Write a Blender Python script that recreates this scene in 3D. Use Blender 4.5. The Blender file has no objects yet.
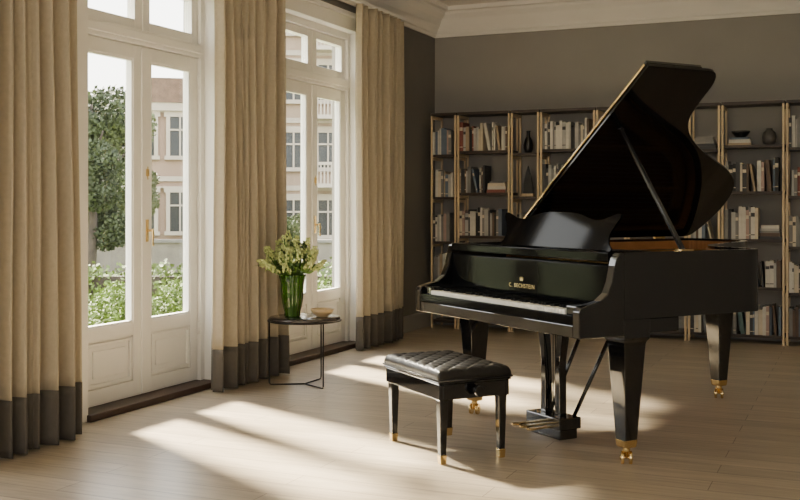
import bpy, bmesh, math, random
from mathutils import Vector, Matrix, noise
C = bpy.context.scene.collection
R = math.radians
PI = math.pi
rnd = random.Random(7)

# ------------------------------------------------------------------ materials
MATS = {}
def mat(name, col, rough=0.5, metal=0.0, coat=0.0, var=0.0, scale=8.0, bump=0.0, bscale=None, stretch=None, trans=0.0, spec=None, sheen=0.0):
    if name in MATS: return MATS[name]
    m = bpy.data.materials.new(name); m.use_nodes = True
    nt = m.node_tree; b = nt.nodes['Principled BSDF']
    b.inputs['Base Color'].default_value = (*col, 1)
    b.inputs['Roughness'].default_value = rough
    b.inputs['Metallic'].default_value = metal
    b.inputs['Coat Weight'].default_value = coat
    b.inputs['Coat Roughness'].default_value = 0.03
    b.inputs['Transmission Weight'].default_value = trans
    b.inputs['Sheen Weight'].default_value = sheen
    if spec is not None: b.inputs['Specular IOR Level'].default_value = spec
    tc = nt.nodes.new('ShaderNodeTexCoord'); mp = nt.nodes.new('ShaderNodeMapping')
    nt.links.new(tc.outputs['Object'], mp.inputs['Vector'])
    if stretch: mp.inputs['Scale'].default_value = stretch
    n = nt.nodes.new('ShaderNodeTexNoise'); n.inputs['Scale'].default_value = scale; n.inputs['Detail'].default_value = 5
    nt.links.new(mp.outputs['Vector'], n.inputs['Vector'])
    if var > 0:
        r = nt.nodes.new('ShaderNodeValToRGB')
        r.color_ramp.elements[0].position = .3; r.color_ramp.elements[1].position = .7
        r.color_ramp.elements[0].color = (*[c*(1-var) for c in col], 1)
        r.color_ramp.elements[1].color = (*[min(1, c*(1+var)) for c in col], 1)
        nt.links.new(n.outputs['Fac'], r.inputs['Fac']); nt.links.new(r.outputs['Color'], b.inputs['Base Color'])
    if bump > 0:
        n2 = nt.nodes.new('ShaderNodeTexNoise'); n2.inputs['Scale'].default_value = bscale or scale; n2.inputs['Detail'].default_value = 4
        nt.links.new(mp.outputs['Vector'], n2.inputs['Vector'])
        bp = nt.nodes.new('ShaderNodeBump'); bp.inputs['Strength'].default_value = bump; bp.inputs['Distance'].default_value = .01
        nt.links.new(n2.outputs['Fac'], bp.inputs['Height']); nt.links.new(bp.outputs['Normal'], b.inputs['Normal'])
    MATS[name] = m
    return m

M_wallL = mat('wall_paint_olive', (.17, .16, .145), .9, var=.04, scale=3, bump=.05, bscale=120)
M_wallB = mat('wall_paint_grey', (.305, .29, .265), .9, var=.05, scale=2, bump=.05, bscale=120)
M_wallR = mat('wall_paint_bounce', (.55, .52, .47), .9, var=.03, scale=2, bump=.05, bscale=120)  # unseen walls made pale to bounce light and reflect in the piano
M_white = mat('white_joinery', (.82, .80, .75), .45, var=.02, scale=4)
M_plaster = mat('white_plaster', (.86, .83, .77), .85, var=.02, scale=2)
M_black = mat('piano_black', (.005, .005, .0055), .05, var=.05, scale=3, spec=.55, coat=.6)
M_fall = mat('fallboard_black', (.004, .004, .0045), .10, var=.05, scale=3, spec=.05)
M_desk = mat('desk_black', (.003, .003, .0035), .07, var=.05, scale=3, spec=.12)
M_lid = mat('lid_black', (.004, .004, .0045), .06, var=.05, scale=3, spec=.34)
M_blackin = mat('black_satin', (.012, .011, .011), .3, var=.1, scale=6)
M_ivory = mat('ivory', (.94, .92, .86), .3, var=.01)
M_ebony = mat('ebony', (.003, .003, .003), .5, var=.05, spec=.1)
M_brass = mat('brass', (.78, .58, .27), .22, metal=1, var=.08, scale=20)
M_plate = mat('bronze_plate', (.55, .30, .09), .4, metal=.4, var=.1, scale=10)
M_sound = mat('spruce_soundboard', (.42, .19, .06), .45, var=.2, scale=6, stretch=(20, 1, 1))
M_steel = mat('steel_string', (.7, .68, .62), .3, metal=1, var=.05)
M_felt = mat('red_felt', (.35, .03, .03), .95, var=.2, scale=60)
M_leather = mat('black_leather', (.012, .0115, .0115), .38, var=.15, scale=30, bump=.12, bscale=160)
M_oak = mat('light_oak', (.68, .53, .33), .5, var=.12, scale=6, stretch=(8, 8, 1))
M_walnut = mat('dark_walnut', (.055, .040, .031), .5, var=.3, scale=6, stretch=(1, 10, 10))
M_thresh = mat('threshold_wood', (.045, .022, .015), .45, var=.3, scale=8, stretch=(8, 1, 8))
M_blkmetal = mat('black_metal', (.012, .011, .011), .4, metal=.5, var=.1)
M_tabletop = mat('brown_marble', (.05, .04, .036), .2, coat=.3, var=.5, scale=9)
M_bowl = mat('tan_ceramic', (.62, .45, .24), .4, var=.12, scale=12)
M_leaf = mat('leaf_green', (.12, .23, .035), .5, var=.4, scale=9)
M_bloom = mat('pale_bloom', (.56, .63, .26), .6, var=.3, scale=30)
M_stem = mat('stem_green', (.14, .26, .05), .5, var=.2)
M_grass = mat('grass', (.07, .095, .022), .95, var=.4, scale=1.5)
M_path = mat('paving', (.15, .14, .12), .9, var=.12, scale=2)
M_bark = mat('bark', (.05, .038, .028), .9, var=.4, scale=6, bump=.6)
M_tree1 = mat('tree_foliage', (.032, .043, .014), .8, var=.6, scale=1.6)
M_tree2 = mat('bush_foliage', (.10, .15, .016), .7, var=.5, scale=3)
M_pale = mat('tree_foliage_pale', (.065, .082, .026), .8, var=.5, scale=1)
M_hedge = mat('hedge_foliage', (.09, .13, .018), .7, var=.5, scale=2)
M_cream = mat('cream_render', (.30, .225, .16), .9, var=.05, scale=1)
M_pink = mat('cream_pink_render', (.26, .18, .13), .9, var=.06, scale=1)
M_stone = mat('pale_stone_trim', (.38, .33, .265), .85, var=.04, scale=2)
M_gwall = mat('garden_wall_stone', (.17, .15, .12), .9, var=.15, scale=3)
M_roof = mat('roof_tiles', (.12, .075, .05), .85, var=.25, scale=5)
M_dkglass = mat('dark_window_glass', (.025, .03, .033), .2, var=.2, scale=1, spec=.3)
M_darkvase = mat('black_ceramic', (.015, .015, .016), .3, var=.1)
M_greyvase = mat('grey_ceramic', (.10, .09, .08), .4, var=.1)
M_pages = mat('book_pages', (.66, .60, .50), .9, var=.1, scale=200, stretch=(30, 1, 1))
M_gold = mat('gold_lettering', (.78, .60, .28), .4, metal=.4)
M_skirt = mat('grey_skirting', (.36, .345, .315), .5, var=.02)

def fabric(name, col, transl):
    m = bpy.data.materials.new(name); m.use_nodes = True
    nt = m.node_tree; b = nt.nodes['Principled BSDF']; out = nt.nodes['Material Output']
    tc = nt.nodes.new('ShaderNodeTexCoord'); mp = nt.nodes.new('ShaderNodeMapping'); mp.inputs['Scale'].default_value = (1, 60, 12)
    nt.links.new(tc.outputs['Object'], mp.inputs['Vector'])
    n = nt.nodes.new('ShaderNodeTexNoise'); n.inputs['Scale'].default_value = 3; n.inputs['Detail'].default_value = 6
    nt.links.new(mp.outputs['Vector'], n.inputs['Vector'])
    r = nt.nodes.new('ShaderNodeValToRGB'); r.color_ramp.elements[0].position = .25; r.color_ramp.elements[1].position = .75
    r.color_ramp.elements[0].color = (*[c*.93 for c in col], 1); r.color_ramp.elements[1].color = (*[c*1.05 for c in col], 1)
    nt.links.new(n.outputs['Fac'], r.inputs['Fac']); nt.links.new(r.outputs['Color'], b.inputs['Base Color'])
    b.inputs['Roughness'].default_value = .95; b.inputs['Specular IOR Level'].default_value = .1
    t = nt.nodes.new('ShaderNodeBsdfTranslucent'); nt.links.new(r.outputs['Color'], t.inputs['Color'])
    mx = nt.nodes.new('ShaderNodeMixShader'); mx.inputs[0].default_value = transl
    nt.links.new(b.outputs[0], mx.inputs[1]); nt.links.new(t.outputs[0], mx.inputs[2]); nt.links.new(mx.outputs[0], out.inputs['Surface'])
    return m
M_linen = fabric('linen_beige', (.49, .425, .315), .16)
M_hem = fabric('linen_taupe', (.125, .111, .094), .05)

def glassmat(name, col, fac):
    m = bpy.data.materials.new(name); m.use_nodes = True; nt = m.node_tree
    for n in list(nt.nodes):
        if n.type != 'OUTPUT_MATERIAL': nt.nodes.remove(n)
    out = [n for n in nt.nodes][0]
    t = nt.nodes.new('ShaderNodeBsdfTransparent'); t.inputs[0].default_value = (*col, 1)
    g = nt.nodes.new('ShaderNodeBsdfGlossy'); g.inputs['Roughness'].default_value = .02
    mx = nt.nodes.new('ShaderNodeMixShader'); mx.inputs[0].default_value = fac
    nt.links.new(t.outputs[0], mx.inputs[1]); nt.links.new(g.outputs[0], mx.inputs[2]); nt.links.new(mx.outputs[0], out.inputs['Surface'])
    return m
M_glass = glassmat('window_glass', (.97, .98, .97), .04)
M_vase2 = mat('green_glass_body', (.05, .14, .012), .08, coat=.6, trans=.25, var=.3, scale=10)

def floor_mat():
    m = bpy.data.materials.new('oak_floor'); m.use_nodes = True; nt = m.node_tree; b = nt.nodes['Principled BSDF']
    tc = nt.nodes.new('ShaderNodeTexCoord')
    br = nt.nodes.new('ShaderNodeTexBrick')
    br.inputs['Scale'].default_value = 1; br.inputs['Brick Width'].default_value = 1.7; br.inputs['Row Height'].default_value = .16
    br.inputs['Mortar Size'].default_value = .0024; br.inputs['Mortar Smooth'].default_value = .3
    br.inputs['Color1'].default_value = (.53, .445, .33, 1); br.inputs['Color2'].default_value = (.435, .36, .265, 1)
    br.inputs['Mortar'].default_value = (.17, .125, .085, 1)
    nt.links.new(tc.outputs['Object'], br.inputs['Vector'])
    mp = nt.nodes.new('ShaderNodeMapping'); mp.inputs['Scale'].default_value = (1.2, 14, 1)
    nt.links.new(tc.outputs['Object'], mp.inputs['Vector'])
    n = nt.nodes.new('ShaderNodeTexNoise'); n.inputs['Scale'].default_value = 2.5; n.inputs['Detail'].default_value = 8; n.inputs['Distortion'].default_value = .6
    nt.links.new(mp.outputs['Vector'], n.inputs['Vector'])
    rp = nt.nodes.new('ShaderNodeValToRGB'); rp.color_ramp.elements[0].color = (.76, .745, .72, 1); rp.color_ramp.elements[1].color = (1.1, 1.1, 1.1, 1)
    rp.color_ramp.elements[0].position = .3; rp.color_ramp.elements[1].position = .7
    nt.links.new(n.outputs['Fac'], rp.inputs['Fac'])
    mx = nt.nodes.new('ShaderNodeMix'); mx.data_type = 'RGBA'; mx.blend_type = 'MULTIPLY'; mx.inputs['Factor'].default_value = 1
    nt.links.new(br.outputs['Color'], mx.inputs[6]); nt.links.new(rp.outputs['Color'], mx.inputs[7])
    nt.links.new(mx.outputs[2], b.inputs['Base Color'])
    b.inputs['Roughness'].default_value = .32
    bp = nt.nodes.new('ShaderNodeBump'); bp.inputs['Strength'].default_value = .15; bp.inputs['Distance'].default_value = .002
    nt.links.new(br.outputs['Fac'], bp.inputs['Height']); bp.invert = True
    nt.links.new(bp.outputs['Normal'], b.inputs['Normal'])
    return m
M_floor = floor_mat()

# ------------------------------------------------------------------ mesh helpers
def box(bm, x0, x1, y0, y1, z0, z1, mi=0):
    v = [bm.verts.new((x, y, z)) for x in (x0, x1) for y in (y0, y1) for z in (z0, z1)]
    for f in ((0,1,3,2), (4,6,7,5), (0,4,5,1), (2,3,7,6), (0,2,6,4), (1,5,7,3)):
        fc = bm.faces.new([v[i] for i in f]); fc.material_index = mi
    return v
def cone(bm, p0, p1, r0, r1, seg=16, cap=True, mi=0, rot=0):
    p0 = Vector(p0); p1 = Vector(p1); d = (p1-p0).normalized()
    a = Vector((0, 0, 1)) if abs(d.z) < .9 else Vector((1, 0, 0))
    x = d.cross(a).normalized(); y = d.cross(x)
    rings = []
    for p, r in ((p0, r0), (p1, r1)):
        rings.append([bm.verts.new(p + (x*math.cos(rot+2*PI*i/seg) + y*math.sin(rot+2*PI*i/seg))*r) for i in range(seg)])
    for i in range(seg):
        f = bm.faces.new((rings[0][i], rings[0][(i+1) % seg], rings[1][(i+1) % seg], rings[1][i])); f.smooth = seg > 6; f.material_index = mi
    if cap:
        bm.faces.new(rings[0][::-1]).material_index = mi; bm.faces.new(rings[1]).material_index = mi
def tube(bm, pts, r, seg=8, close=False):
    pts = [Vector(p) for p in pts]; n = len(pts); rings = []
    for i, p in enumerate(pts):
        if close: d = (pts[(i+1) % n]-pts[i-1]).normalized()
        else: d = (pts[min(i+1, n-1)]-pts[max(i-1, 0)]).normalized()
        a = Vector((0, 0, 1)) if abs(d.z) < .95 else Vector((1, 0, 0))
        x = d.cross(a).normalized(); y = d.cross(x)
        rr = r[i] if isinstance(r, (list, tuple)) else r
        rings.append([bm.verts.new(p+(x*math.cos(2*PI*k/seg)+y*math.sin(2*PI*k/seg))*rr) for k in range(seg)])
    for i in range(n if close else n-1):
        A = rings[i]; B = rings[(i+1) % n]
        for k in range(seg):
            f = bm.faces.new((A[k], A[(k+1) % seg], B[(k+1) % seg], B[k])); f.smooth = True
    if not close:
        bm.faces.new(rings[0][::-1]); bm.faces.new(rings[-1])
def lathe(bm, prof, c=(0, 0, 0), seg=32, flute=0, fn=12):
    c = Vector(c); rings = []
    for r, z in prof:
        rings.append([bm.verts.new(c+Vector((r*(1+flute*math.cos(fn*2*PI*k/seg))*math.cos(2*PI*k/seg), r*(1+flute*math.cos(fn*2*PI*k/seg))*math.sin(2*PI*k/seg), z))) for k in range(seg)])
    for A, B in zip(rings, rings[1:]):
        for k in range(seg):
            f = bm.faces.new((A[k], A[(k+1) % seg], B[(k+1) % seg], B[k])); f.smooth = True
    if prof[0][0] > 1e-4: bm.faces.new(rings[0][::-1])
    if prof[-1][0] > 1e-4: bm.faces.new(rings[-1])
def prism(bm, pts, fn, a0, a1):
    A = [bm.verts.new(fn(p, a0)) for p in pts]; B = [bm.verts.new(fn(p, a1)) for p in pts]; n = len(pts)
    bm.faces.new(A[::-1]); bm.faces.new(B)
    for i in range(n): bm.faces.new((A[i], A[(i+1) % n], B[(i+1) % n], B[i]))
def obj(name, bm, m, parent=None, loc=None, bev=0, kind=None, label=None, smooth=False):
    bmesh.ops.recalc_face_normals(bm, faces=bm.faces)
    if smooth:
        for f in bm.faces: f.smooth = True
    me = bpy.data.meshes.new(name); bm.to_mesh(me); bm.free()
    for mm in (m if isinstance(m, (list, tuple)) else [m]): me.materials.append(mm)
    o = bpy.data.objects.new(name, me); C.objects.link(o)
    if parent: o.parent = parent
    if loc: o.location = loc
    if bev:
        b = o.modifiers.new('bevel', 'BEVEL'); b.width = bev; b.segments = 2; b.limit_method = 'ANGLE'
    if kind: o['kind'] = kind
    if label: o['label'] = label
    return o
def NB(): return bmesh.new()
def boxobj(name, dims, m, parent=None, **k):
    bm = NB(); box(bm, *dims); return obj(name, bm, m, parent, **k)
def thing(name, label, cat, loc=(0, 0, 0), rz=0, group=None):
    o = bpy.data.objects.new(name, None); C.objects.link(o); o.empty_display_size = .1
    o.location = loc; o.rotation_euler = (0, 0, rz); o['label'] = label; o['category'] = cat
    if group: o['group'] = group
    return o
def tag(o, label, cat, group=None, kind=None):
    o['label'] = label; o['category'] = cat
    if group: o['group'] = group
    if kind: o['kind'] = kind
    return o
def dup(root, loc, rz=None, label=None, group=None):
    r = root.copy(); C.objects.link(r); r.location = loc
    if rz is not None: r.rotation_euler = (0, 0, rz)
    if label: r['label'] = label
    if group: r['group'] = group
    for ch in list(root.children):
        c = ch.copy(); C.objects.link(c); c.parent = r
        for g in list(ch.children):
            d = g.copy(); C.objects.link(d); d.parent = c
    return r
def catmull(P, n=8):
    out = []
    for i in range(len(P)-1):
        p0 = Vector(P[max(i-1, 0)]); p1 = Vector(P[i]); p2 = Vector(P[i+1]); p3 = Vector(P[min(i+2, len(P)-1)])
        for k in range(n):
            t = k/n
            out.append(.5*((2*p1)+(-p0+p2)*t+(2*p0-5*p1+4*p2-p3)*t*t+(-p0+3*p1-3*p2+p3)*t**3))
    out.append(Vector(P[-1])); return out

# ------------------------------------------------------------------ room shell
XR, YF, YB, ZC = 7.6, -2.6, 10.0, 3.20
fl = boxobj('floor', (0, XR, YF, YB, -.2, 0), M_floor, kind='structure')
boxobj('ceiling', (-.25, XR+.2, YF-.2, YB+.2, ZC, ZC+.2), M_plaster, kind='structure')
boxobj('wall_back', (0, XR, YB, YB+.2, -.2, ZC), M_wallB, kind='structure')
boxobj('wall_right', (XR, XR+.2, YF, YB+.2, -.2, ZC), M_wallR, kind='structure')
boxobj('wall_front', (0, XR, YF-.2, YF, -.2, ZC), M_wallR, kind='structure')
DOORS = [3.13, 5.34, 7.55]; HW = .65; ZT = 2.72  # first opening is out of view, added at the door spacing for fill light
bm = NB(); ys = [YF-.2]
for c in DOORS: ys += [c-HW, c+HW]
ys.append(YB+.2)
for i in range(0, len(ys), 2): box(bm, -.25, 0, ys[i], ys[i+1], -.2, ZT)
for i in range(len(DOORS)): box(bm, -.25, 0, DOORS[i]-HW, DOORS[i]+HW, -.2, 0)
box(bm, -.25, 0, ys[0], ys[-1], ZT, ZC)
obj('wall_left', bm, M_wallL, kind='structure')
# crowns
prof = [(0, 2.93), (.022, 2.93), (.028, 2.955), (.045, 2.965), (.055, 2.99), (.09, 3.03), (.13, 3.09), (.18, 3.13), (.19, 3.155), (.235, 3.16), (.24, 3.2), (0, 3.2)]
bm = NB(); prism(bm, prof, lambda p, a: (p[0], a, p[1]), YF, YB); obj('trim_1', bm, M_plaster, kind='structure')
bm = NB(); prism(bm, prof, lambda p, a: (a, YB-p[0], p[1]), 0, XR); obj('trim_2', bm, M_plaster, kind='structure')
# baseboards
bp = [(0, 0), (.02, 0), (.02, .13), (.012, .15), (0, .155)]
bm = NB()
for i in range(0, len(ys), 2):
    prism(bm, bp, lambda p, a: (p[0], a, p[1]), max(ys[i]+(.11 if i else 0), YF), min(ys[i+1]-(.11 if i < 6 else 0), YB))
obj('baseboard_left', bm, M_skirt, kind='structure')
bm = NB(); prism(bm, bp, lambda p, a: (a, YB-p[0], p[1]), 0, XR); obj('baseboard_back', bm, M_skirt, kind='structure')

def make_door(n, yc):
    r = bpy.data.objects.new('door_%d' % n, None); C.objects.link(r); r.location = (0, yc, 0); r['kind'] = 'structure'
    xa, xb = -.19, -.07
    bm = NB()
    for s in (-1, 1):
        a, b_ = sorted((s*HW, s*(HW-.055))); box(bm, xa, xb, a, b_, .04, ZT)
    box(bm, xa, xb, -HW+.055, HW-.055, ZT-.07, ZT)
    box(bm, xa, xb, -HW+.055, HW-.055, 2.21, 2.30)
    box(bm, xb, xb+.02, -HW+.055, HW-.055, 2.235, 2.285)
    obj('frame', bm, M_white, r, bev=.004)
    boxobj('sill', (-.25, .05, -HW, HW, 0, .04), M_thresh, r, bev=.006)
    # reveal lining
    bm = NB()
    for s in (-1, 1):
        a, b_ = sorted((s*HW, s*(HW-.012))); box(bm, xb, 0, a, b_, .04, ZT)
    box(bm, xb, 0, -HW+.012, HW-.012, ZT-.012, ZT)
    obj('reveal_lining', bm, M_white, r)
    bm = NB()
    for s in (-1, 1):
        a, b_ = sorted((s*(HW-.012), s*(HW+.10))); box(bm, 0, .022, a, b_, 0.0, ZT+.10)
        a, b_ = sorted((s*(HW+.075), s*(HW+.10))); box(bm, .022, .034, a, b_, 0.0, ZT+.10)
    box(bm, 0, .022, -HW+.012, HW-.012, ZT-.012, ZT+.10)
    box(bm, 0, .05, -HW-.12, HW+.12, ZT+.10, ZT+.135)
    obj('casing', bm, M_white, r, bev=.003)
    x0, x1 = -.155, -.095
    for s in (-1, 1):
        def B(bm, a, b_, z0, z1, xx0=x0, xx1=x1):
            lo, hi = sorted((s*a, s*b_)); box(bm, xx0, xx1, lo, hi, z0, z1)
        bm = NB()
        B(bm, .004, .088, .045, 2.205); B(bm, HW-.14, HW-.057, .045, 2.205)
        B(bm, .088, HW-.14, .045, .14); B(bm, .088, HW-.14, .42, .50); B(bm, .088, HW-.14, 2.12, 2.205)
        B(bm, .088, HW-.14, .14, .42, -.14, -.112)
        lf = obj('door_leaf', bm, M_white, r, bev=.003)
        bm = NB()   # raised panel mouldings
        ya, yb = .10, HW-.152
        for (a, b_, z0, z1) in ((ya, yb, .152, .170), (ya, yb, .39, .408), (ya, ya+.018, .17, .39), (yb-.018, yb, .17, .39)): B(bm, a, b_, z0, z1, -.112, -.098)
        B(bm, ya+.05, yb-.05, .20, .36, -.112, -.104)
        obj('panel_moulding', bm, M_white, lf, bev=.003)
        bm = NB()
        for (a, b_, z0, z1) in ((.088, HW-.14, .50, .512), (.088, HW-.14, 2.108, 2.12), (.088, .1, .512, 2.108), (HW-.152, HW-.14, .512, 2.108)): B(bm, a, b_, z0, z1, -.135, -.100)
        obj('glazing_bead', bm, M_white, lf, bev=.002)
        bm = NB(); B(bm, .09, HW-.142, .502, 2.118, -.128, -.122); obj('glass_pane', bm, M_glass, lf)
        bm = NB()
        B(bm, .004, .075, 2.305, 2.645); B(bm, HW-.125, HW-.057, 2.305, 2.645); B(bm, .075, HW-.125, 2.305, 2.365); B(bm, .075, HW-.125, 2.585, 2.645)
        ts = obj('transom_sash', bm, M_white, r, bev=.003)
        bm = NB(); B(bm, .077, HW-.127, 2.367, 2.583, -.128, -.122); obj('glass_pane', bm, M_glass, ts)
        bm = NB()
        for z in (.35, 1.2, 2.0): cone(bm, (-.088, s*(HW-.058), z), (-.088, s*(HW-.058), z+.09), .008, .008, 10)
        obj('hinge', bm, M_white, lf)
        if s == 1:
            bm = NB()
            box(bm, -.095, -.089, .032, .056, .99, 1.13)
            cone(bm, (-.09, .044, 1.06), (-.05, .044, 1.06), .007, .007, 12)
            tube(bm, [(-.05, .044, 1.07), (-.047, .044, 1.035), (-.05, .046, .995), (-.047, .046, .965)], [.008, .009, .006, .008], 10)
            obj('door_handle', bm, M_brass, lf, bev=.001)
            bm = NB()
            box(bm, -.095, -.082, .036, .052, 1.40, 1.445)
            cone(bm, (-.087, .044, 1.38), (-.087, .044, 1.46), .0035, .0035, 8)
            obj('bolt_catch', bm, M_brass, lf)
    boxobj('astragal', (-.095, -.083, -.018, .018, .05, 2.2), M_white, r, bev=.004)
for i, c in enumerate(DOORS): make_door(i+1, c)

# ------------------------------------------------------------------ curtains
def curtain(y0, y1, xc, seed, label, folds, zt=2.90, A=.064):
    rr = random.Random(seed)
    root = thing('curtain', label, 'curtain', (xc, (y0+y1)/2, 0), group='linen curtains between the garden doors')
    ws = [rr.uniform(.55, 1.5) for _ in range(folds)]; tot = sum(ws); br = [0]
    for q in ws: br.append(br[-1]+q/tot)
    am = [rr.uniform(.5, 1.2) for _ in range(folds+1)]
    n = folds*18; s1, s2 = rr.uniform(0, 6), rr.uniform(0, 6)
    def P(i, z):
        f = i/n; h = z/zt
        ff = f + .012*math.sin(z*1.1+f*9+s1)*(1-h)*math.sin(PI*f)
        ff = min(max(ff, 0), .99999); j = 0
        while ff > br[j+1]: j += 1
        loc = (ff-br[j])/(br[j+1]-br[j]); w = loc*loc*(3-2*loc); a = am[j]*(1-w)+am[j+1]*w
        th = 2*PI*(j+loc)
        amp = A*a*(.8+.3*(1-h))
        x = amp*math.sin(th) + .010*math.sin(th*2.3+s2+z*.7) + .006*math.sin(th*3.7+s1-z*.5)
        y = (f-.5)*(y1-y0)*(1+.05*(1-h)) + .016*math.cos(th)*a + .010*math.sin(z*2+seed*2+f*5)
        return (x, y, z)
    def sheet(name, z0, z1, nz, m, dx=0):
        bm = NB(); g = []
        for j in range(nz+1):
            z = z0+(z1-z0)*j/nz
            g.append([bm.verts.new(Vector(P(i, z))+Vector((dx, 0, 0))) for i in range(n+1)])
        for j in range(nz):
            for i in range(n):
                bm.faces.new((g[j][i], g[j][i+1], g[j+1][i+1], g[j+1][i])).smooth = True
        o = obj(name, bm, m, root)
        s = o.modifiers.new('thick', 'SOLIDIFY'); s.thickness = .004
        return o
    sheet('drape', .285, zt, 34, M_linen)
    sheet('hem_band', .012, .287, 6, M_hem, .002)
    return root
curtain(3.50, 4.355, .23, 1, 'beige linen curtain with dark hem filling the left edge of the picture', 8)
curtain(5.74, 6.60, .16, 2, 'beige linen curtain with dark hem between the two garden doors, behind the side table', 8)
curtain(7.88, 8.82, .15, 3, 'beige linen curtain with dark hem nearest the bookcases, past the far garden door', 8)
for k, (a, b_, lb) in enumerate(((3.3, 9.0, 'slim curtain rail fixed high on the window wall under the cornice'),)):
    t = thing('curtain_rail', lb, 'curtain rail', (.18, (a+b_)/2, 2.92))
    bm = NB(); box(bm, -.012, .012, -(b_-a)/2, (b_-a)/2, -.018, 0.006); obj('track', bm, M_white, t)
    for yy in (-2.6, -1, 1, 2.6):
        bm = NB(); box(bm, -.165, -.012, yy-.012, yy+.012, -.012, 0.004); obj('bracket', bm, M_white, t)

# ------------------------------------------------------------------ bookcases
SHW = [.08, .50, .92, 1.34, 1.75, 2.13]
SHN = [.08, .46, .86, 1.30, 1.72, 2.13]
def SHF(bay, row): return (SHN if bay % 2 == 0 else SHW)[row]
def bookcase(x0, x1, label, narrow):
    SH = SHN if narrow else SHW
    t = thing('bookcase', label, 'bookcase', ((x0+x1)/2, 9.82, 0), group='open oak and walnut bookcases along the back wall')
    w = (x1-x0)/2-.006; p = .019
    for sx in (-1, 1):
        for sy in (-1, 1):
            a, b_ = sorted((sx*w, sx*(w-p))); c, d = sorted((sy*.145, sy*(.145-p)))
            boxobj('post', (a, b_, c, d, 0, 2.103), M_oak, t, bev=.002)
    for i, z in enumerate(SH):
        e = .148 if i == 5 else .125
        boxobj('shelf', (-w+.001, w-.001, -e, e, z-.026, z), M_walnut, t)
    for sx in (-1, 1):
        for z in SH[1:]:
            a, b_ = sorted((sx*(w-.002), sx*(w-p+.002))); boxobj('side_rail', (a, b_, -.125, .125, z-.056, z-.0262), M_oak, t)
    return t
EDGE = [.08, .36, .91, 1.20, 1.74, 2.03, 2.57, 2.86, 3.40, 3.69, 4.23, 4.51]
wide_n = ['wide light-oak bookcase nearest the window wall', 'second wide oak bookcase from the windows, left of the raised lid', 'third wide oak bookcase, mostly hidden behind the raised piano lid', 'wide oak bookcase just right of the raised piano lid', 'wide oak bookcase past the right edge of the picture']
nar_n = ['narrow oak bookcase standing in the corner beside the curtains', 'second narrow oak bookcase, with a black sculpture on it', 'narrow oak bookcase hidden behind the middle of the piano lid', 'narrow oak bookcase showing in the notch of the piano lid', 'narrow oak bookcase cut by the right edge of the picture', 'narrow oak bookcase outside the right edge']
for i in range(len(EDGE)-2):
    if i % 2 == 0: bookcase(EDGE[i], EDGE[i+1], nar_n[i//2], True)
    else: bookcase(EDGE[i], EDGE[i+1], wide_n[i//2], False)

COLS = {'off-white': (.64, .61, .54), 'pale grey': (.44, .43, .40), 'mid grey': (.22, .215, .205), 'charcoal': (.06, .06, .063), 'black': (.020, .020, .021),
        'tan': (.40, .31, .21), 'dull red': (.24, .08, .06), 'dusty pink': (.42, .29, .25), 'slate blue': (.13, .17, .23), 'teal': (.10, .16, .16), 'brown': (.13, .085, .06), 'cream': (.64, .56, .43)}
WT = ['off-white']*9+['pale grey']*9+['mid grey']*6+['charcoal']*4+['black']*2+['tan']*2+['dull red']*1+['dusty pink']*2+['slate blue']*3+['teal']*1+['brown']*2+['cream']*4
def bcol(c): return mat('book_'+c.replace(' ', '_').replace('-', '_'), COLS[c], .6, var=.12, scale=12)
ORD = ['first', 'second', 'third', 'fourth', 'fifth', 'sixth', 'seventh', 'eighth', 'ninth', 'tenth', 'eleventh', 'twelfth', 'thirteenth', 'fourteenth', 'fifteenth', 'sixteenth', 'seventeenth', 'eighteenth', 'nineteenth', 'twentieth', 'twenty-first', 'twenty-second', 'twenty-third', 'twenty-fourth', 'twenty-fifth', 'twenty-sixth']
ROWN = ['bottom', 'lower', 'middle', 'upper', 'top']
BAYN = {0: 'corner narrow bookcase', 1: 'wide bookcase nearest windows', 2: 'second narrow bookcase', 3: 'wide bookcase left of lid',
        6: 'narrow bookcase in lid notch', 7: 'wide bookcase right of lid', 8: 'narrow bookcase at right edge', 4: 'narrow bookcase behind lid', 5: 'third wide bookcase'}
def book_mesh(t, h, d, c, band):
    bm = NB(); k = .0025
    box(bm, 0, t, -d/2, -d/2+k, 0, h, 0)
    box(bm, 0, k, -d/2+k, d/2, 0, h, 0); box(bm, t-k, t, -d/2+k, d/2, 0, h, 0)
    box(bm, k, t-k, -d/2+k, d/2-.004, .004, h-.004, 1)
    if band:
        box(bm, .001, t-.001, -d/2-.0008, -d/2, h*.70, h*.82, 2)
        box(bm, .001, t-.001, -d/2-.0008, -d/2, h*.12, h*.15, 2)
    me = bpy.data.meshes.new('book'); bmesh.ops.recalc_face_normals(bm, faces=bm.faces); bm.to_mesh(me); bm.free()
    me.materials.append(bcol(c)); me.materials.append(M_pages); me.materials.append(bcol('cream' if c not in ('cream', 'off-white', 'pale grey') else 'charcoal'))
    return me
def put_book(me, loc, rot, label, group):
    o = bpy.data.objects.new('book', me); C.objects.link(o); o.location = loc; o.rotation_euler = rot
    tag(o, label, 'book', group); return o
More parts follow.
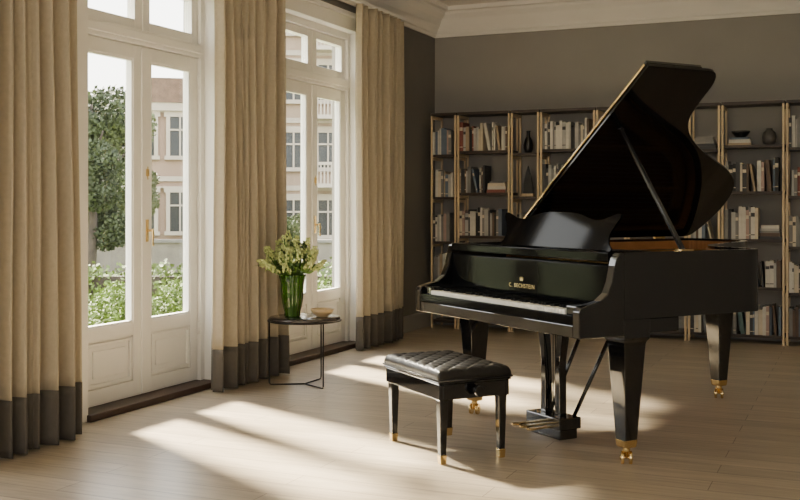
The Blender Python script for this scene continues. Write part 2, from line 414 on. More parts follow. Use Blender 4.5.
def fill(bay, row, frm=0.0, to=1.0, lean=True, hmin=.19, hmax=.29):
    x0 = EDGE[bay]+.029; x1 = EDGE[bay+1]-.029; W = x1-x0; xe = x0+W*to; x0 = x0+W*frm; zz = SHF(bay, row)+.0005
    x = x0; i = 0; ph = 0; grp = 'books on the %s shelf, %s' % (ROWN[row], BAYN[bay])
    base = rnd.uniform(hmin+.04, hmax-.03)
    while True:
        t = rnd.choice([.014, .018, .021, .025, .029, .034]); 
        if rnd.random() < .25: base = rnd.uniform(hmin+.03, hmax-.02)
        h = base+rnd.uniform(-.02, .03); d = rnd.uniform(.18, .21); c = rnd.choice(WT)
        if x+t > xe: break
        lb = '%s book, %s from left, %s shelf, %s' % (c, ORD[min(i, 25)], ROWN[row], BAYN[bay])
        me = book_mesh(t, h, d, c, rnd.random() < .35)
        if lean and i > 3 and rnd.random() < .12:
            a = R(rnd.uniform(7, 14)); hh = min(h, ph)
            nx = x+hh*math.sin(a)*1.02+.002
            if nx+t*math.cos(a)+.004 < xe:
                if h*math.cos(a) > ph: a = R(5); nx = x+h*math.sin(a)+.002
                put_book(me, (nx, 9.79+rnd.uniform(-.01, .0), zz), (0, -a, 0), 'leaning '+lb, grp)
                x = nx+t*math.cos(a)+.012; ph = h*math.cos(a)*.9; i += 1; continue
        put_book(me, (x, 9.785+rnd.uniform(-.012, .008), zz), (0, 0, 0), lb, grp)
        x += t+.0012; ph = h; i += 1
def flat_stack(bay, row, xc, n, where):
    z = SHF(bay, row)+.0005
    for k in range(n):
        t = rnd.choice([.018, .024, .03]); h = rnd.uniform(.18, .20)-.010*k; d = rnd.uniform(.15, .19); c = rnd.choice(WT)
        me = book_mesh(t, h, d, c, False)
        lb = '%s book lying flat, %s from bottom of pile, %s' % (c, ORD[k], where)
        put_book(me, (xc-h/2+rnd.uniform(-.004, .004), 9.79, z+t), (0, R(90), 0), lb, 'pile of books, '+where)
        z += t+.0006
    return z
fill(0, 4, 0, 1); fill(0, 3, .1, 1); fill(0, 2, 0, .9); fill(0, 1, 0, 1)
fill(1, 4, 0, 1); fill(1, 3, 0, .55); flat_stack(1, 3, .76, 4, 'upper shelf nearest windows'); fill(1, 2, 0, .9, hmin=.18, hmax=.27); fill(1, 1, 0, .3)
fill(2, 2, .05, 1)
fill(3, 4, .0, .97); fill(3, 3, 0, .95); fill(3, 2, .05, .6)
fill(6, 3, .0, 1); fill(6, 2, 0, 1); fill(6, 0, 0, 1); fill(6, 1, .4, 1)
fill(7, 3, .0, 1); fill(7, 2, 0, .62); flat_stack(7, 2, 3.27, 5, 'middle shelf right of lid'); fill(7, 1, 0, 1); fill(7, 0, .0, 1)
fill(8, 4, 0, 1); fill(8, 3, .1, 1); fill(8, 2, 0, 1); fill(8, 1, 0, 1); fill(8, 0, 0, 1)
z7 = flat_stack(7, 4, 3.02, 3, 'top shelf right of lid')
flat_stack(6, 4, 2.715, 4, 'top shelf in lid notch')
# decor on the shelves
def lathe_thing(name, prof, m, loc, label, cat, flute=0, fn=12):
    bm = NB(); lathe(bm, prof, seg=28, flute=flute, fn=fn); o = obj(name, bm, m, loc=loc); return tag(o, label, cat)
lathe_thing('vase', [(.028, 0), (.044, .04), (.048, .08), (.036, .13), (.018, .16), (.016, .20), (.022, .215), (.016, .212)], M_darkvase, (1.055, 9.80, SHN[4]+.001), 'black bottle-shaped vase on the top shelf of the second narrow bookcase', 'vase')
bm = NB(); prism(bm, [(-.05, .03), (.045, .03), (.055, .08), (.03, .20), (.0, .30), (-.02, .24), (-.045, .12)], lambda p, a: (p[0], a, p[1]), -.012, .012)
s = thing('sculpture', 'small black fin-shaped sculpture on the upper shelf of the second narrow bookcase', 'sculpture', (1.055, 9.79, SHN[3]+.001))
obj('fin', bm, M_darkvase, s, bev=.004); boxobj('plinth', (-.06, .06, -.035, .035, 0, .03), M_oak, s, bev=.003)
lathe_thing('bowl', [(.03, 0), (.045, .005), (.075, .04), (.085, .06), (.079, .06), (.045, .02), (.0, .015)], M_darkvase, (3.02, 9.79, z7+.001), 'dark ceramic bowl standing on the pile of books right of the piano lid', 'bowl')
lathe_thing('jar', [(.035, 0), (.055, .025), (.062, .065), (.052, .11), (.028, .13), (.028, .145), (.024, .145)], M_greyvase, (3.26, 9.80, SHW[4]+.001), 'grey-brown round jar on the top shelf near the right edge, beside the pile of books', 'jar')

# ------------------------------------------------------------------ side table, vase, bowl, flowers
TX, TY, TZ = .54, 6.27, .462
t = thing('side_table', 'round dark side table with thin black metal legs beside the middle curtain', 'side table', (TX, TY, 0), R(20))
bm = NB(); lathe(bm, [(.0, .440), (.235, .440), (.242, .446), (.242, .455), (.235, .462), (.0, .462)], seg=48); obj('table_top', bm, M_tabletop, t)
bm = NB(); tube(bm, [(.246*math.cos(a*PI/24), .246*math.sin(a*PI/24), .438) for a in range(48)], .006, 8, close=True); obj('rim_ring', bm, M_blkmetal, t)
angs = [R(190), R(-50), R(70)]
for a in angs:
    ca, sa = math.cos(a), math.sin(a)
    bm = NB(); tube(bm, [(.238*ca, .238*sa, .438), (.238*ca, .238*sa, .02), (.232*ca, .232*sa, .008), (.22*ca, .22*sa, .006), (.0, .0, .006)], .005, 8); obj('leg', bm, M_blkmetal, t)
vx, vy = TX-.075, TY-.035
v = thing('vase', 'tall fluted green glass vase on the side table', 'vase', (vx, vy, TZ+.001))
bm = NB()
lathe(bm, [(.0, .0), (.048, .0), (.054, .01), (.052, .03), (.062, .07), (.072, .13), (.074, .18), (.076, .23), (.090, .285), (.086, .286), (.070, .23), (.067, .18), (.064, .13), (.054, .07), (.045, .03), (.0, .02)], seg=72, flute=.035, fn=12)
obj('vase_body', bm, M_vase2, v)
bw = thing('bowl', 'small shallow tan bowl on the side table right of the green vase', 'bowl', (TX+.12, TY+.03, TZ+.001))
bm = NB(); lathe(bm, [(.0, .0), (.035, .0), (.04, .006), (.07, .03), (.082, .055), (.077, .055), (.06, .03), (.03, .012), (.0, .01)], seg=32); obj('bowl_body', bm, M_bowl, bw)

def leaf_quad(bm, base, d, up, L, W, n=5):
    d = d.normalized(); side = d.cross(up).normalized(); prev = None
    for i in range(n+1):
        f = i/n; w = W*math.sin(PI*min(1, f*.92+.05))**.8
        c = base+d*L*f+up*(-.35*L*f*f); 
        a = bm.verts.new(c-side*w/2); m_ = bm.verts.new(c-up*w*.12); b_ = bm.verts.new(c+side*w/2)
        if prev:
            bm.faces.new((prev[0], prev[1], m_, a)).smooth = True; bm.faces.new((prev[1], prev[2], b_, m_)).smooth = True
        prev = (a, m_, b_)
def stem_proto(k):
    rr = random.Random(50+k)
    root = bpy.data.objects.new('flower_stem', None); C.objects.link(root)
    out = [.10, .155, .195, .05][k]; H = [.475, .43, .36, .495][k]
    pts = [Vector((0.0, 0, .15)), Vector((.012, 0, .25)), Vector((.03+out*.2, 0, .31)), Vector((out*.6+.02, .004, .25+(H-.25)*.6)), Vector((out, 0, H))]
    P = catmull(pts, 5)
    bm = NB(); tube(bm, P, .0035, 6); obj('stem', bm, M_stem, root)
    for q in range(12):
        bm = NB(); j = 6+int(q*1.3); j = min(j, len(P)-1); a = rr.uniform(0, 2*PI)
        d = Vector((math.cos(a), math.sin(a), rr.uniform(.4, 1.4))); up = Vector((0, 0, 1))
        leaf_quad(bm, P[j], d, up, rr.uniform(.07, .11), rr.uniform(.016, .025)); obj('leaf', bm, M_leaf, root)
    bm = NB(); top = P[-1]; ax = (P[-1]-P[-3]).normalized()
    for q in range(44):
        f = rr.random(); rad = .030*(1-f*.65)
        a = rr.uniform(0, 2*PI); c = top+ax*(f*.10-.045)+Vector((math.cos(a)*rad, math.sin(a)*rad, 0))
        bmesh.ops.create_icosphere(bm, subdivisions=1, radius=rr.uniform(.005, .008), matrix=Matrix.Translation(c) @ Matrix.Diagonal((1, 1, 1.5, 1)))
    obj('blossom', bm, M_bloom, root, smooth=True)
    return root
protos = [stem_proto(k) for k in range(4)]
for k, p in enumerate(protos):
    m_ = [9, 12, 12, 6][k]
    for j in range(m_):
        a = 2*PI*j/m_+k*.5+rnd.uniform(-.2, .2)
        if j == 0: o = p
        else:
            o = dup(p, (0, 0, 0))
        o.location = (vx+rnd.uniform(-.005, .005), vy+rnd.uniform(-.005, .005), TZ+rnd.uniform(-.02, .01)); o.rotation_euler = (0, 0, a)
        s_ = rnd.uniform(.92, 1.05); o.scale = (s_, s_, s_)
        tag(o, 'pale yellow-green flower stem with slim leaves in the green vase', 'flower', 'flower stems in the green vase')

# ------------------------------------------------------------------ grand piano
PX, PY = 2.25, 5.10
P0 = thing('grand_piano', 'glossy black grand piano with its lid propped open in front of the bookcases', 'piano', (PX, PY, 0), R(-37.8))
ZR0, ZR1 = .69, 1.0
curve = catmull([(.75, 1.04), (.740, 1.13), (.66, 1.18), (.52, 1.195), (.38, 1.225), (.26, 1.32), (.14, 1.49), (.03, 1.70), (-.07, 1.90), (-.20, 2.05), (-.38, 2.125), (-.58, 2.13), (-.72, 2.10), (-.75, 2.05)], 6)
def outline(v0): return [Vector((.75, v0))] + curve + [Vector((-.75, v0))]
def inset(pl, d):
    out = []
    for i, p in enumerate(pl):
        a = pl[max(i-1, 0)]; b_ = pl[min(i+1, len(pl)-1)]; t_ = (b_-a).normalized(); nrm = Vector((-t_.y, t_.x))
        out.append(p+nrm*d)
    return out
OUT = outline(.26); INN = inset(OUT, .038)
def ring_wall(bm, A, B, z0, z1):
    n = len(A)
    v = [[bm.verts.new((p.x, p.y, z)) for p in L] for L in (A, B) for z in (z0, z1)]
    a0, a1, b0, b1 = v
    for i in range(n-1):
        for q in ((a0[i], a0[i+1], a1[i+1], a1[i]), (b0[i], b1[i], b1[i+1], b0[i+1]), (a1[i], a1[i+1], b1[i+1], b1[i]), (a0[i], b0[i], b0[i+1], a0[i+1])):
            bm.faces.new(q)
    for i in (0, n-1): bm.faces.new((a0[i], a1[i], b1[i], b0[i]))
bm = NB(); ring_wall(bm, OUT, INN, ZR0, ZR1); rim = obj('rim', bm, M_black, P0)
for p in rim.data.polygons: p.use_smooth = True
e = rim.modifiers.new('es', 'EDGE_SPLIT'); e.split_angle = R(35)
bm = NB(); pl = [(p.x, p.y) for p in inset(OUT, .03)]
prism(bm, pl, lambda p, a: (p[0], p[1], a), .80, .81); obj('soundboard', bm, M_sound, P0)
bm = NB(); ring_wall(bm, inset(outline(.60), .0385), inset(outline(.60), .046), .90, .985); ring_wall(bm, inset(outline(.60), .0385), inset(outline(.60), .085), .81, .90); obj('inner_rim', bm, M_sound, P0)
# plate
pp = []
for p in inset(OUT, .075):
    q = (round(p.x, 4), round(max(p.y, .62), 4))
    if not pp or (abs(q[0]-pp[-1][0])+abs(q[1]-pp[-1][1])) > .004: pp.append(q)
bm = NB()
vs = [Vector(q) for q in pp]; ring_wall(bm, vs, inset(vs, .09), .902, .925)
box(bm, -.66, .66, .60, .86, .902, .925)
def vmax(u):
    best = 2.0
    for a, b_ in zip(curve, curve[1:]):
        if (a.x-u)*(b_.x-u) <= 0 and a.x != b_.x: best = a.y+(b_.y-a.y)*(u-a.x)/(b_.x-a.x)
    return best
for u in (-.45, -.18, .10, .34):
    box(bm, u-.012, u+.012, .86, vmax(u)-.12, .905, .94)
obj('iron_plate', bm, M_plate, P0)
bm = NB()
for k in range(46):
    u = -.64+k*.028
    if u > .64: break
    ve = min(vmax(min(u, .66))-.17, 1.95)
    if ve > .9: cone(bm, (u, .68, .935), (u-.01, ve, .932), .0012, .0012, 4)
obj('strings', bm, M_steel, P0)
bm = NB()
for k in range(60):
    u = -.64+k*.0215
    for r_ in range(3): cone(bm, (u, .63+r_*.018, .925), (u, .63+r_*.018, .95), .0035, .0035, 5)
obj('tuning_pins', bm, M_steel, P0)
bm = NB()
for k in range(56): box(bm, -.64+k*.022, -.64+k*.022+.014, .90, .95, .94, .97)
obj('dampers', bm, M_blackin, P0)
boxobj('pin_block_felt', (-.66, .66, .87, .885, .925, .935), M_felt, P0)
# arms
ap = [(0.0, .615), (0.0, .735), (.012, .755), (.06, .768), (.12, .782), (.165, .815), (.19, .87), (.205, .94), (.22, .985), (.245, 1.0), (.262, 1.0), (.262, .615)]
for s_ in (-1, 1):
    a, b_ = sorted((s_*.75, s_*.700)); bm = NB(); prism(bm, ap, lambda p, c: (c, p[0], p[1]), a, b_); obj('arm', bm, M_black, P0, bev=.005)
boxobj('key_bed', (-.698, .698, .004, .40, .615, .672), M_black, P0, bev=.004)
boxobj('key_slip', (-.698, .698, .004, .020, .672, .718), M_fall, P0, bev=.004)
for s_ in (-1, 1):
    a, b_ = sorted((s_*.698, s_*.618)); boxobj('key_block', (a, b_, .026, .19, .672, .758), M_black, P0, bev=.006)
    a, b_ = sorted((s_*.745, s_*.60)); boxobj('side_rail', (a, b_, .265, .60, .62, .689), M_black, P0, bev=.004)
kw = 1.228/52; first = None
for k in range(52):
    x = -.614+k*kw
    if first is None:
        bm = NB(); box(bm, .0014, kw-.0014, .022, .207, .69, .738); first = obj('white_key', bm, M_ivory, P0, bev=.0015); first.location = (x, 0, 0)
    else:
        o = first.copy(); C.objects.link(o); o.parent = P0; o.location = (x, 0, 0)
fb = None
for k in range(51):
    note = (k+5) % 7
    if note in (2, 6): continue
    x = -.614+(k+1)*kw
    if fb is None:
        bm = NB(); vv = box(bm, -.0070, .0070, .066, .207, .7385, .752); fb = obj('black_key', bm, M_ebony, P0, bev=.002); fb.location = (x, 0, 0)
    else:
        o = fb.copy(); C.objects.link(o); o.parent = P0; o.location = (x, 0, 0)
boxobj('name_felt', (-.616, .616, .2075, .2115, .738, .748), M_felt, P0)
bm = NB(); prism(bm, [(.212, .756), (.214, .935), (.220, .945), (.236, .945), (.236, .68), (.212, .68)], lambda p, c: (c, p[0], p[1]), -.698, .698); fbd = obj('fallboard', bm, M_fall, P0, bev=.003)
bm = NB(); box(bm, -.698, .698, .208, .262, .955, 1.0); obj('front_rail', bm, M_fall, P0, bev=.006)
boxobj('music_shelf', (-.70, .70, .264, .58, .955, .985), M_fall, P0, bev=.004)
# lettering
def text_mesh(body, size, ext):
    cu = bpy.data.curves.new('lettering', 'FONT'); cu.body = body; cu.size = size; cu.extrude = ext; cu.align_x = 'CENTER'; cu.align_y = 'CENTER'; cu.space_character = 1.25
    o = bpy.data.objects.new('tmp', cu); C.objects.link(o)
    bpy.context.view_layer.update(); dg = bpy.context.evaluated_depsgraph_get()
    me = bpy.data.meshes.new_from_object(o.evaluated_get(dg)); bpy.data.objects.remove(o); return me
me = text_mesh('C. BECHSTEIN', .030, .0005); me.materials.clear(); me.materials.append(M_gold)
tx = bpy.data.objects.new('lettering', me); C.objects.link(tx); tx.parent = fbd; tx.location = (0, .2114, .798); tx.rotation_euler = (R(89.4), 0, 0); tx['label'] = 'gold lettering on the fallboard'
bm = NB()  # crown emblem
prism(bm, [(-.022, 0), (.022, 0), (.026, .020), (.013, .012), (.009, .026), (.0, .014), (-.009, .026), (-.013, .012), (-.026, .020)], lambda p, a: (p[0], a, p[1]), -.001, .001)
box(bm, -.022, .022, -.001, .001, -.007, -.002)
for xx, zz in ((0, .022), (-.026, .024), (.026, .024), (-.009, .030), (.009, .030)):
    bmesh.ops.create_icosphere(bm, subdivisions=1, radius=.003, matrix=Matrix.Translation((xx, 0, zz)))
cr = obj('crown_emblem', bm, M_gold, fbd); cr.location = (0, .2112, .828); cr.scale = (.55, 1, .55)
# music desk
top = catmull([(.0, .200), (.10, .199), (.18, .190), (.25, .172), (.31, .160), (.37, .164), (.43, .182), (.475, .194), (.500, .190)], 5)
half = [(p.x, p.y) for p in top] + [(p.x, p.y) for p in catmull([(.500, .190), (.495, .165), (.468, .125), (.448, .08), (.455, .04), (.480, .015), (.478, .0)], 5)][1:]
outl = half + [(-x, y) for x, y in half[::-1]][:-1]
tl = R(17)
bm = NB(); prism(bm, outl, lambda p, a: (p[0], .40+p[1]*math.sin(tl)+a*math.cos(tl), .992+p[1]*math.cos(tl)-a*math.sin(tl)), 0, .010); md = obj('music_desk', bm, M_desk, P0)
boxobj('desk_ledge', (-.44, .44, .36, .405, .986, .998), M_fall, P0, bev=.002)
bm = NB(); tube(bm, [(-.2, .56, .99), (-.2, .465, 1.12)], .005, 6); tube(bm, [(.2, .56, .99), (.2, .465, 1.12)], .005, 6); obj('desk_strut', bm, M_brass, md)
# lid
TH = R(37); HU, HZ = -.752, 1.008
def L(s_, v_, h): return (HU+s_*math.cos(TH)-h*math.sin(TH), v_, HZ+s_*math.sin(TH)+h*math.cos(TH))
lo = [(p.x+.752, p.y) for p in outline(.67)]
lo = [(a*1.008, b_ if b_ < .7 else b_*1.004) for a, b_ in lo]
bm = NB(); prism(bm, lo, lambda p, a: L(p[0], p[1], a), .0, .022); lid = obj('lid', bm, M_lid, P0, bev=.003)
bm = NB(); prism(bm, [(0.0, .675), (1.512, .675), (1.512, 1.05), (0.0, 1.05)], lambda p, a: L(p[0], p[1], a), .026, .046); obj('front_lid_flap', bm, M_black, P0, bev=.003)
bm = NB()
for v_ in (.75, 1.25, 1.8): box(bm, -.762, -.750, v_, v_+.09, .985, 1.02)
obj('lid_hinge', bm, M_brass, P0)
bm = NB(); cone(bm, L(.02, .664, .024), L(1.50, .664, .024), .0065, .0065, 8); obj('flap_hinge_glint', bm, M_brass, lid, label='thin brass hinge line standing in for the sunlit gold lid edge')  # hinge line enlarged in brass to imitate the sunlit highlight on the lid edge
# prop
pa = Vector((.715, .66, .99)); pb = Vector(L(1.05, .80, -.002))
bm = NB(); cone(bm, pa, pb, .015, .012, 4, rot=PI/4); obj('prop_stick', bm, mat('prop_black', (.02, .02, .021), .2, var=.1, coat=.5), P0, bev=.002)
bm = NB(); box(bm, .69, .74, .62, .70, 1.0, 1.008); obj('prop_socket', bm, M_brass, P0)
bm = NB(); q = Vector(L(1.05, .80, -.006)); box(bm, q.x-.012, q.x+.012, q.y-.016, q.y+.016, q.z-.005, q.z+.0); obj('prop_cup', bm, M_blackin, P0)
# underside beams
bm = NB()
box(bm, -.66, .62, .62, .72, .69, .795)
cone(bm, (-.55, .7, .74), (-.50, 1.95, .74), .045, .045, 4, rot=PI/4); cone(bm, (.45, .7, .74), (-.2, 1.85, .74), .045, .045, 4, rot=PI/4)
obj('back_beam', bm, M_blackin, P0)
# legs
def sq_ring(bm, secs):
    rings = []
    for w, z in secs: rings.append([bm.verts.new((sx*w, sy*w, z)) for sx, sy in ((-1, -1), (1, -1), (1, 1), (-1, 1))])
    for A, B in zip(rings, rings[1:]):
        for k in range(4): bm.faces.new((A[k], A[(k+1) % 4], B[(k+1) % 4], B[k]))
    bm.faces.new(rings[0][::-1]); bm.faces.new(rings[-1])
def leg(u, v_, ztop, rz):
    bm = NB(); sq_ring(bm, [(.035, .105), (.063, .565), (.066, .58), (.074, .592), (.078, .602), (.078, ztop)])
    o = obj('leg', bm, M_black, P0, loc=(u, v_, 0), bev=.003)
    bm = NB(); sq_ring(bm, [(.028, .080), (.033, .085), (.0355, .105), (.0365, .116), (.035, .120)]); cone(bm, (0, 0, .060), (0, 0, .083), .018, .018, 16)
    obj('ferrule', bm, M_brass, o, bev=.002)
    bm = NB(); c_, s__ = math.cos(rz), math.sin(rz)
    # twin wheels on an axle under a fork
    for k in (-1, 1):
        cone(bm, (k*.012*c_, k*.012*s__, .031), (k*.026*c_, k*.026*s__, .031), .031, .031, 28)
        cone(bm, (k*.026*c_, k*.026*s__, .031), (k*.030*c_, k*.030*s__, .031), .012, .010, 16)
    cone(bm, (-.028*c_, -.028*s__, .031), (.028*c_, .028*s__, .031), .006, .006, 10)
    box(bm, -.008, .008, -.008, .008, .031, .062)
    obj('caster', bm, M_brass, o, bev=.0015)
leg(-.67, .35, .689, .65); leg(.671, .34, .689, .95); leg(-.36, 1.98, .80, .7)
# pedal lyre
bm = NB(); box(bm, -.13, .13, .37, .47, .575, .614); ly = obj('pedal_lyre', bm, M_black, P0, bev=.006)
for s_ in (-1, 1):
    bm = NB(); prism(bm, [(.040, .115), (.085, .115), (.082, .40), (.105, .52), (.115, .575), (.065, .575), (.048, .45), (.040, .3)], lambda p, a: (s_*p[0], a, p[1]), .395, .440); obj('lyre_post', bm, M_black, ly, bev=.004)
bm = NB(); box(bm, -.15, .15, .345, .485, .055, .115); box(bm, -.13, .13, .36, .475, .0, .055); obj('pedal_box', bm, M_black, ly, bev=.006)
bm = NB()
for u in (-.02, 0, .02): cone(bm, (u, .43, .115), (u, .43, .60), .003, .003, 8)
obj('pedal_rod', bm, M_blackin, ly)
for s_ in (-1, 1):
    bm = NB(); cone(bm, (s_*.10, .47, .10), (s_*.13, .80, .70), .011, .011, 10); obj('lyre_brace', bm, M_black, ly)
for u in (-.07, 0, .07):
    bm = NB(); prism(bm, catmull([(-.012, .36), (-.012, .28), (-.02, .23), (-.014, .205), (0, .20), (.014, .205), (.02, .23), (.012, .28), (.012, .36)], 3), lambda p, a: (p[0]+u, p[1], a), .060, .070); obj('pedal', bm, M_brass, ly, bev=.002)

# ------------------------------------------------------------------ bench
Bn = thing('piano_bench', 'black piano bench with buttoned leather seat in front of the keyboard', 'bench', (2.095, 4.905, 0), R(-41))
bw_, bd_ = .300, .190
bm = NB()
for (x0, x1, y0, y1) in ((-bw_, bw_, -bd_, -bd_+.022), (-bw_, bw_, bd_-.022, bd_), (-bw_, -bw_+.022, -bd_+.022, bd_-.022), (bw_-.022, bw_, -bd_+.022, bd_-.022)): box(bm, x0, x1, y0, y1, .305, .378)
obj('apron', bm, M_black, Bn, bev=.003)
boxobj('seat_frame', (-bw_-.008, bw_+.008, -bd_-.008, bd_+.008, .379, .392), M_black, Bn, bev=.005)
for sx in (-1, 1):
    for sy in (-1, 1):
        bm = NB(); sq_ring(bm, [(.015, .035), (.022, .30), (.026, .310), (.026, .376)])
        o = obj('leg', bm, M_black, Bn, loc=(sx*(bw_-.030), sy*(bd_-.030), 0), bev=.003)
        bm = NB(); sq_ring(bm, [(.013, 0), (.015, .004), (.0175, .04), (.016, .044)]); obj('brass_foot', bm, M_brass, o, bev=.001)
for s_ in (-1, 1):
    bm = NB(); cone(bm, (s_*bw_, 0, .345), (s_*(bw_+.03), 0, .345), .009, .009, 12); cone(bm, (s_*(bw_+.03), 0, .345), (s_*(bw_+.055), 0, .345), .028, .026, 20); obj('adjusting_knob', bm, M_black, Bn, bev=.003)
NX, NY = 128, 84; W_, D_ = .310, .200; s_ = .100; ZS = .392
bm = NB(); g = []
for j in range(NY+1):
    row = []
    for i in range(NX+1):
        fx = i/NX*2-1; fy = j/NY*2-1
        x = fx*W_; y = fy*D_
        e = (1-abs(fx)**34)*(1-abs(fy)**24); e = max(e, 0)**.35
        pu = (x+y)/s_+.5; pv = (x-y)/s_+.5
        da = min(pu % 1, 1-pu % 1); db = min(pv % 1, 1-pv % 1)
        cr_ = (1-math.exp(-da*11))*(1-math.exp(-db*11)); pin = math.exp(-((da*da+db*db)*60))
        rim_ = min(1, (1-abs(fx))*W_/.04)*min(1, (1-abs(fy))*D_/.04)
        z = ZS+.054*e + rim_*(.007*cr_ - .009*pin)
        row.append(bm.verts.new((x, y, z)))
    g.append(row)
for j in range(NY):
    for i in range(NX): bm.faces.new((g[j][i], g[j][i+1], g[j+1][i+1], g[j+1][i])).smooth = True
loop = [g[0][i] for i in range(NX+1)]+[g[j][NX] for j in range(1, NY+1)]+[g[NY][i] for i in range(NX-1, -1, -1)]+[g[j][0] for j in range(NY-1, 0, -1)]
bm.faces.new(loop[::-1])
cu = obj('seat_cushion', bm, M_leather, Bn)
for a in range(-8, 9):
    for b_ in range(-8, 9):
        pu = (a-.5)*s_; pv = (b_-.5)*s_; x = (pu+pv)/2; y = (pu-pv)/2
        if abs(x) < W_-.025 and abs(y) < D_-.025:
            bm = NB(); bmesh.ops.create_uvsphere(bm, u_segments=10, v_segments=6, radius=.007, matrix=Matrix.Translation((x, y, ZS+.047)) @ Matrix.Diagonal((1, 1, .6, 1))); obj('button', bm, M_leather, cu, smooth=True)
bm = NB(); tube(bm, [(-W_, -D_, ZS+.005), (W_, -D_, ZS+.005), (W_, D_, ZS+.005), (-W_, D_, ZS+.005)], .005, 8, close=True); obj('piping', bm, M_leather, cu)

# ------------------------------------------------------------------ outside
GZ = -.6
boxobj('ground', (-90, -.26, -30, 110, GZ-.3, GZ), M_grass, kind='structure')
boxobj('trim_3', (-1.4, -.26, 1.5, 9.5, GZ, -.03), M_path, kind='structure')
def leafcloud(bm, c, rad, n, size, rr, squash=.8):
    for _ in range(n):
        th = rr.uniform(0, 2*PI); ct = rr.uniform(-1, 1); r_ = rad*(.45+.55*rr.random()**.5)*(1+.25*noise.noise(Vector((math.cos(th), math.sin(th), ct))*2.2+Vector(c)))
        st = math.sqrt(1-ct*ct); p = Vector(c)+Vector((math.cos(th)*st*r_, math.sin(th)*st*r_, ct*r_*squash))
        a = Vector((rr.uniform(-1, 1), rr.uniform(-1, 1), rr.uniform(-1, 1))).normalized(); b_ = a.orthogonal().normalized(); s_ = size*rr.uniform(.6, 1.3)
        q = [bm.verts.new(p+a*s_), bm.verts.new(p+b_*s_*.6), bm.verts.new(p-a*s_), bm.verts.new(p-b_*s_*.6)]
        bm.faces.new(q)
def tree(x, y, h, rad, label, m=M_tree1, seed=0, n=2600, size=.11, low=.5, nc=13):
    rr = random.Random(seed); t = thing('tree', label, 'tree', (x, y, GZ), group='trees in the garden')
    bm = NB(); tube(bm, catmull([(0, 0, 0), (.06, .03, h*.3), (-.03, .08, h*.6), (.03, .0, h*.85)], 4), [.13-.09*k/12 for k in range(13)], 8)
    for k in range(6):
        a = rr.uniform(0, 2*PI); z = h*rr.uniform(.35, .6); tube(bm, [(0, 0, z), (math.cos(a)*rad*.35, math.sin(a)*rad*.35, z+rad*.3), (math.cos(a)*rad*.7, math.sin(a)*rad*.7, z+rad*.7)], [.06, .04, .02], 6)
    obj('trunk', bm, M_bark, t)
    bm = NB()
    for k in range(nc):
        a = rr.uniform(0, 2*PI); d_ = rad*rr.uniform(.25, .9); leafcloud(bm, (math.cos(a)*d_, math.sin(a)*d_, h*(low+(.95-low)*(k+.5)/nc)), rad*rr.uniform(.3, .55), n//nc, size, rr)
    obj('foliage', bm, m, t)
def camray(px, D):
    t_ = (px-400)/1050; return (4+D*(-.402+.916*t_), D*(.916+.402*t_))
x, y = camray(90, 24.5); tree(x, y, 4.9, 1.15, 'leafy dark tree seen through the left leaf of the near garden door', seed=4, n=16000, size=.055, low=.2, nc=20)
x, y = camray(104, 33); tree(x, y, 5.0, 1.5, 'paler tree seen further back behind the dark garden tree', M_pale, seed=5, n=13000, low=.2, size=.085, nc=20)
x, y = camray(294, 24); tree(x, y, 1.6, .55, 'small round tree seen low through the far garden door', M_pale, seed=8, n=3600, size=.045, low=.3)
def bush(px, D, r_, label, seed, m=M_tree2):
    x, y = camray(px, D); rr = random.Random(seed); bm = NB()
    t = thing('bush', label, 'bush', (x, y, GZ), group='low bushes outside the garden doors')
    tube(bm, [(0, 0, 0), (0, .02, r_*.6)], .03, 6); obj('stem', bm, M_bark, t)
    bm = NB()
    for k in range(5):
        a = k*1.26; leafcloud(bm, (math.cos(a)*r_*.4, math.sin(a)*r_*.4, r_*(.55+.12*(k % 3))), r_*.6, 800, .026, rr, .9)
    obj('foliage', bm, m, t)
bush(92, 12, .42, 'bright green bush behind the lower left pane of the near garden door', 1)
bush(122, 15, .55, 'bright green bush left of the door meeting stiles, outside', 2)
bush(168, 11.5, .34, 'bright green bush behind the lower right pane of the near door', 3)
bush(182, 16, .5, 'bright green bush at the right edge of the near door pane', 4)
bush(330, 16, .5, 'green bush behind the far garden door', 5)
# clipped hedge behind the bushes
hx, hy = camray(140, 19.5); rr = random.Random(77)
hd = thing('hedge', 'long low green hedge running behind the bright bushes in the garden', 'hedge', (hx, hy, GZ), R(24))
bm = NB()
for k in range(26):
    leafcloud(bm, (-6.5+k*.52+rr.uniform(-.1, .1), rr.uniform(-.1, .1), .38+rr.uniform(-.05, .08)), .42, 420, .05, rr, .9)
obj('foliage', bm, M_hedge, hd); boxobj('branches', (-6.7, 6.7, -.15, .15, 0, .5), M_bark, hd)

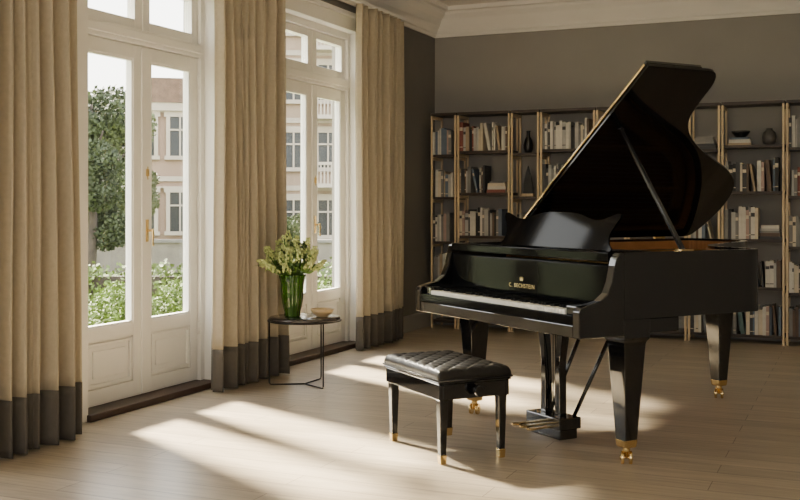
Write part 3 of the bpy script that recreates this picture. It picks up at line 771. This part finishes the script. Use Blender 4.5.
def building(px, D, w, h, floors, cols, m, label, dz=8, roofh=1.6, balc=False, face=0, band=True):
    x, y = camray(px, D); rz = math.atan2(y, x-4)-PI/2+face
    t = thing('building', label, 'building', (x, y, GZ), rz)
    boxobj('walls', (-w/2, w/2, 0, dz, 0, h), m, t)
    bm = NB(); prism(bm, [(-w/2-.3, h), (w/2+.3, h), (w/2-.6, h+roofh), (-w/2+.6, h+roofh)], lambda p, a: (p[0], a, p[1]), -.3, dz+.3); obj('roof', bm, M_roof, t)
    bm = NB(); box(bm, -w/2-.25, w/2+.25, -.25, 0, h-.3, h)
    if band:
        for f in range(1, floors): box(bm, -w/2, w/2, -.08, 0, f*h/floors-.1, f*h/floors+.08)
    for sx in (-1, 1):   # corner quoins
        q = 0.1
        while q < h-.5:
            a, b_ = sorted((sx*w/2, sx*(w/2-.32))); box(bm, a, b_, -.06, 0, q, q+.26); q += .42
    obj('cornice', bm, M_stone, t)
    fh = h/floors; cw = w/cols
    for f in range(floors):
        for c in range(cols):
            cx = -w/2+cw*(c+.5); z0 = f*fh+.9*fh/3; z1 = f*fh+fh-.55*fh/3; ww = min(.42, cw*.28)
            bm = NB()
            for (a, b_, q0, q1) in ((-ww-.14, -ww, z0, z1), (ww, ww+.14, z0, z1), (-ww-.22, ww+.22, z1, z1+.16), (-ww-.28, ww+.28, z1+.16, z1+.22), (-ww-.2, ww+.2, z0-.14, z0), (-.03, .03, z0, z1), (-ww, ww, (z0+z1*2)/3-.03, (z0+z1*2)/3+.03)): box(bm, cx+a, cx+b_, -.14, 0, q0, q1)
            o = obj('window', bm, M_stone, t)
            boxobj('pane', (cx-ww, cx+ww, -.05, -.01, z0, z1), M_dkglass, o)
            if balc and f > 0 and c % 2 == 0:
                bm = NB(); box(bm, cx-.8, cx+.8, -.9, 0, f*fh+.0, f*fh+.14); box(bm, cx-.8, cx+.8, -.9, -.82, f*fh+.8, f*fh+.9)
                for k in range(13): box(bm, cx-.78+k*.125, cx-.73+k*.125, -.88, -.83, f*fh+.14, f*fh+.8)
                obj('balcony', bm, M_stone, t)
building(328, 38, 6.2, 12.2, 5, 5, M_cream, 'tall cream apartment building seen through the far garden door', balc=True, dz=6)
building(180, 39, 3.9, 5.6, 2, 3, M_pink, 'small cream-pink two-storey house seen through the near garden door', roofh=.9, dz=5, band=True)
building(50, 70, 12, 7.5, 3, 6, M_cream, 'distant pale house behind the garden trees', roofh=1.5)
bmx = camray(140, 28.5); g_ = thing('garden_wall', 'low stone garden wall crossing behind the hedge', 'garden wall', (bmx[0], bmx[1], GZ), R(24))
boxobj('wall_body', (-14, 14, -.1, .1, 0, .8), M_gwall, g_); boxobj('coping', (-14, 14, -.16, .16, .8, .88), M_path, g_)

# ------------------------------------------------------------------ light & camera
w = bpy.data.worlds.new('World'); bpy.context.scene.world = w; w.use_nodes = True
nt = w.node_tree; bg = nt.nodes['Background']
tc = nt.nodes.new('ShaderNodeTexCoord'); sp = nt.nodes.new('ShaderNodeSeparateXYZ'); rp = nt.nodes.new('ShaderNodeValToRGB')
nt.links.new(tc.outputs['Generated'], sp.inputs[0]); nt.links.new(sp.outputs['Z'], rp.inputs['Fac'])
rp.color_ramp.elements[0].color = (1.0, .945, .84, 1); rp.color_ramp.elements[1].color = (.82, .87, 1.0, 1); rp.color_ramp.elements[1].position = .8
nt.links.new(rp.outputs['Color'], bg.inputs['Color']); bg.inputs['Strength'].default_value = 8.5
sl = bpy.data.lights.new('sun', 'SUN'); sl.energy = 74; sl.color = (1.0, .88, .69); sl.angle = R(6.5)
so = bpy.data.objects.new('sun', sl); C.objects.link(so); so.location = (-10, 12, 12)
so.rotation_euler = Vector((1, -.48, -.92)).to_track_quat('-Z', 'Y').to_euler()
al = bpy.data.lights.new('room_fill', 'AREA'); al.energy = 130; al.color = (1, .945, .87); al.shape = 'RECTANGLE'; al.size = 5; al.size_y = 2.2
ao = bpy.data.objects.new('room_fill', al); C.objects.link(ao); ao.location = (4.0, -1.8, 1.9); ao.rotation_euler = Vector((-.05, .9, .10)).to_track_quat('-Z', 'Y').to_euler()

cam = bpy.data.cameras.new('camera'); co = bpy.data.objects.new('camera', cam); C.objects.link(co)
cam.sensor_width = 36; cam.lens = 1050*36/800; cam.shift_y = -45/800; cam.clip_end = 300; cam.clip_start = .05
co.location = (4, 0, 1.22); co.rotation_euler = (R(90), 0, R(23.7))
bpy.context.scene.camera = co
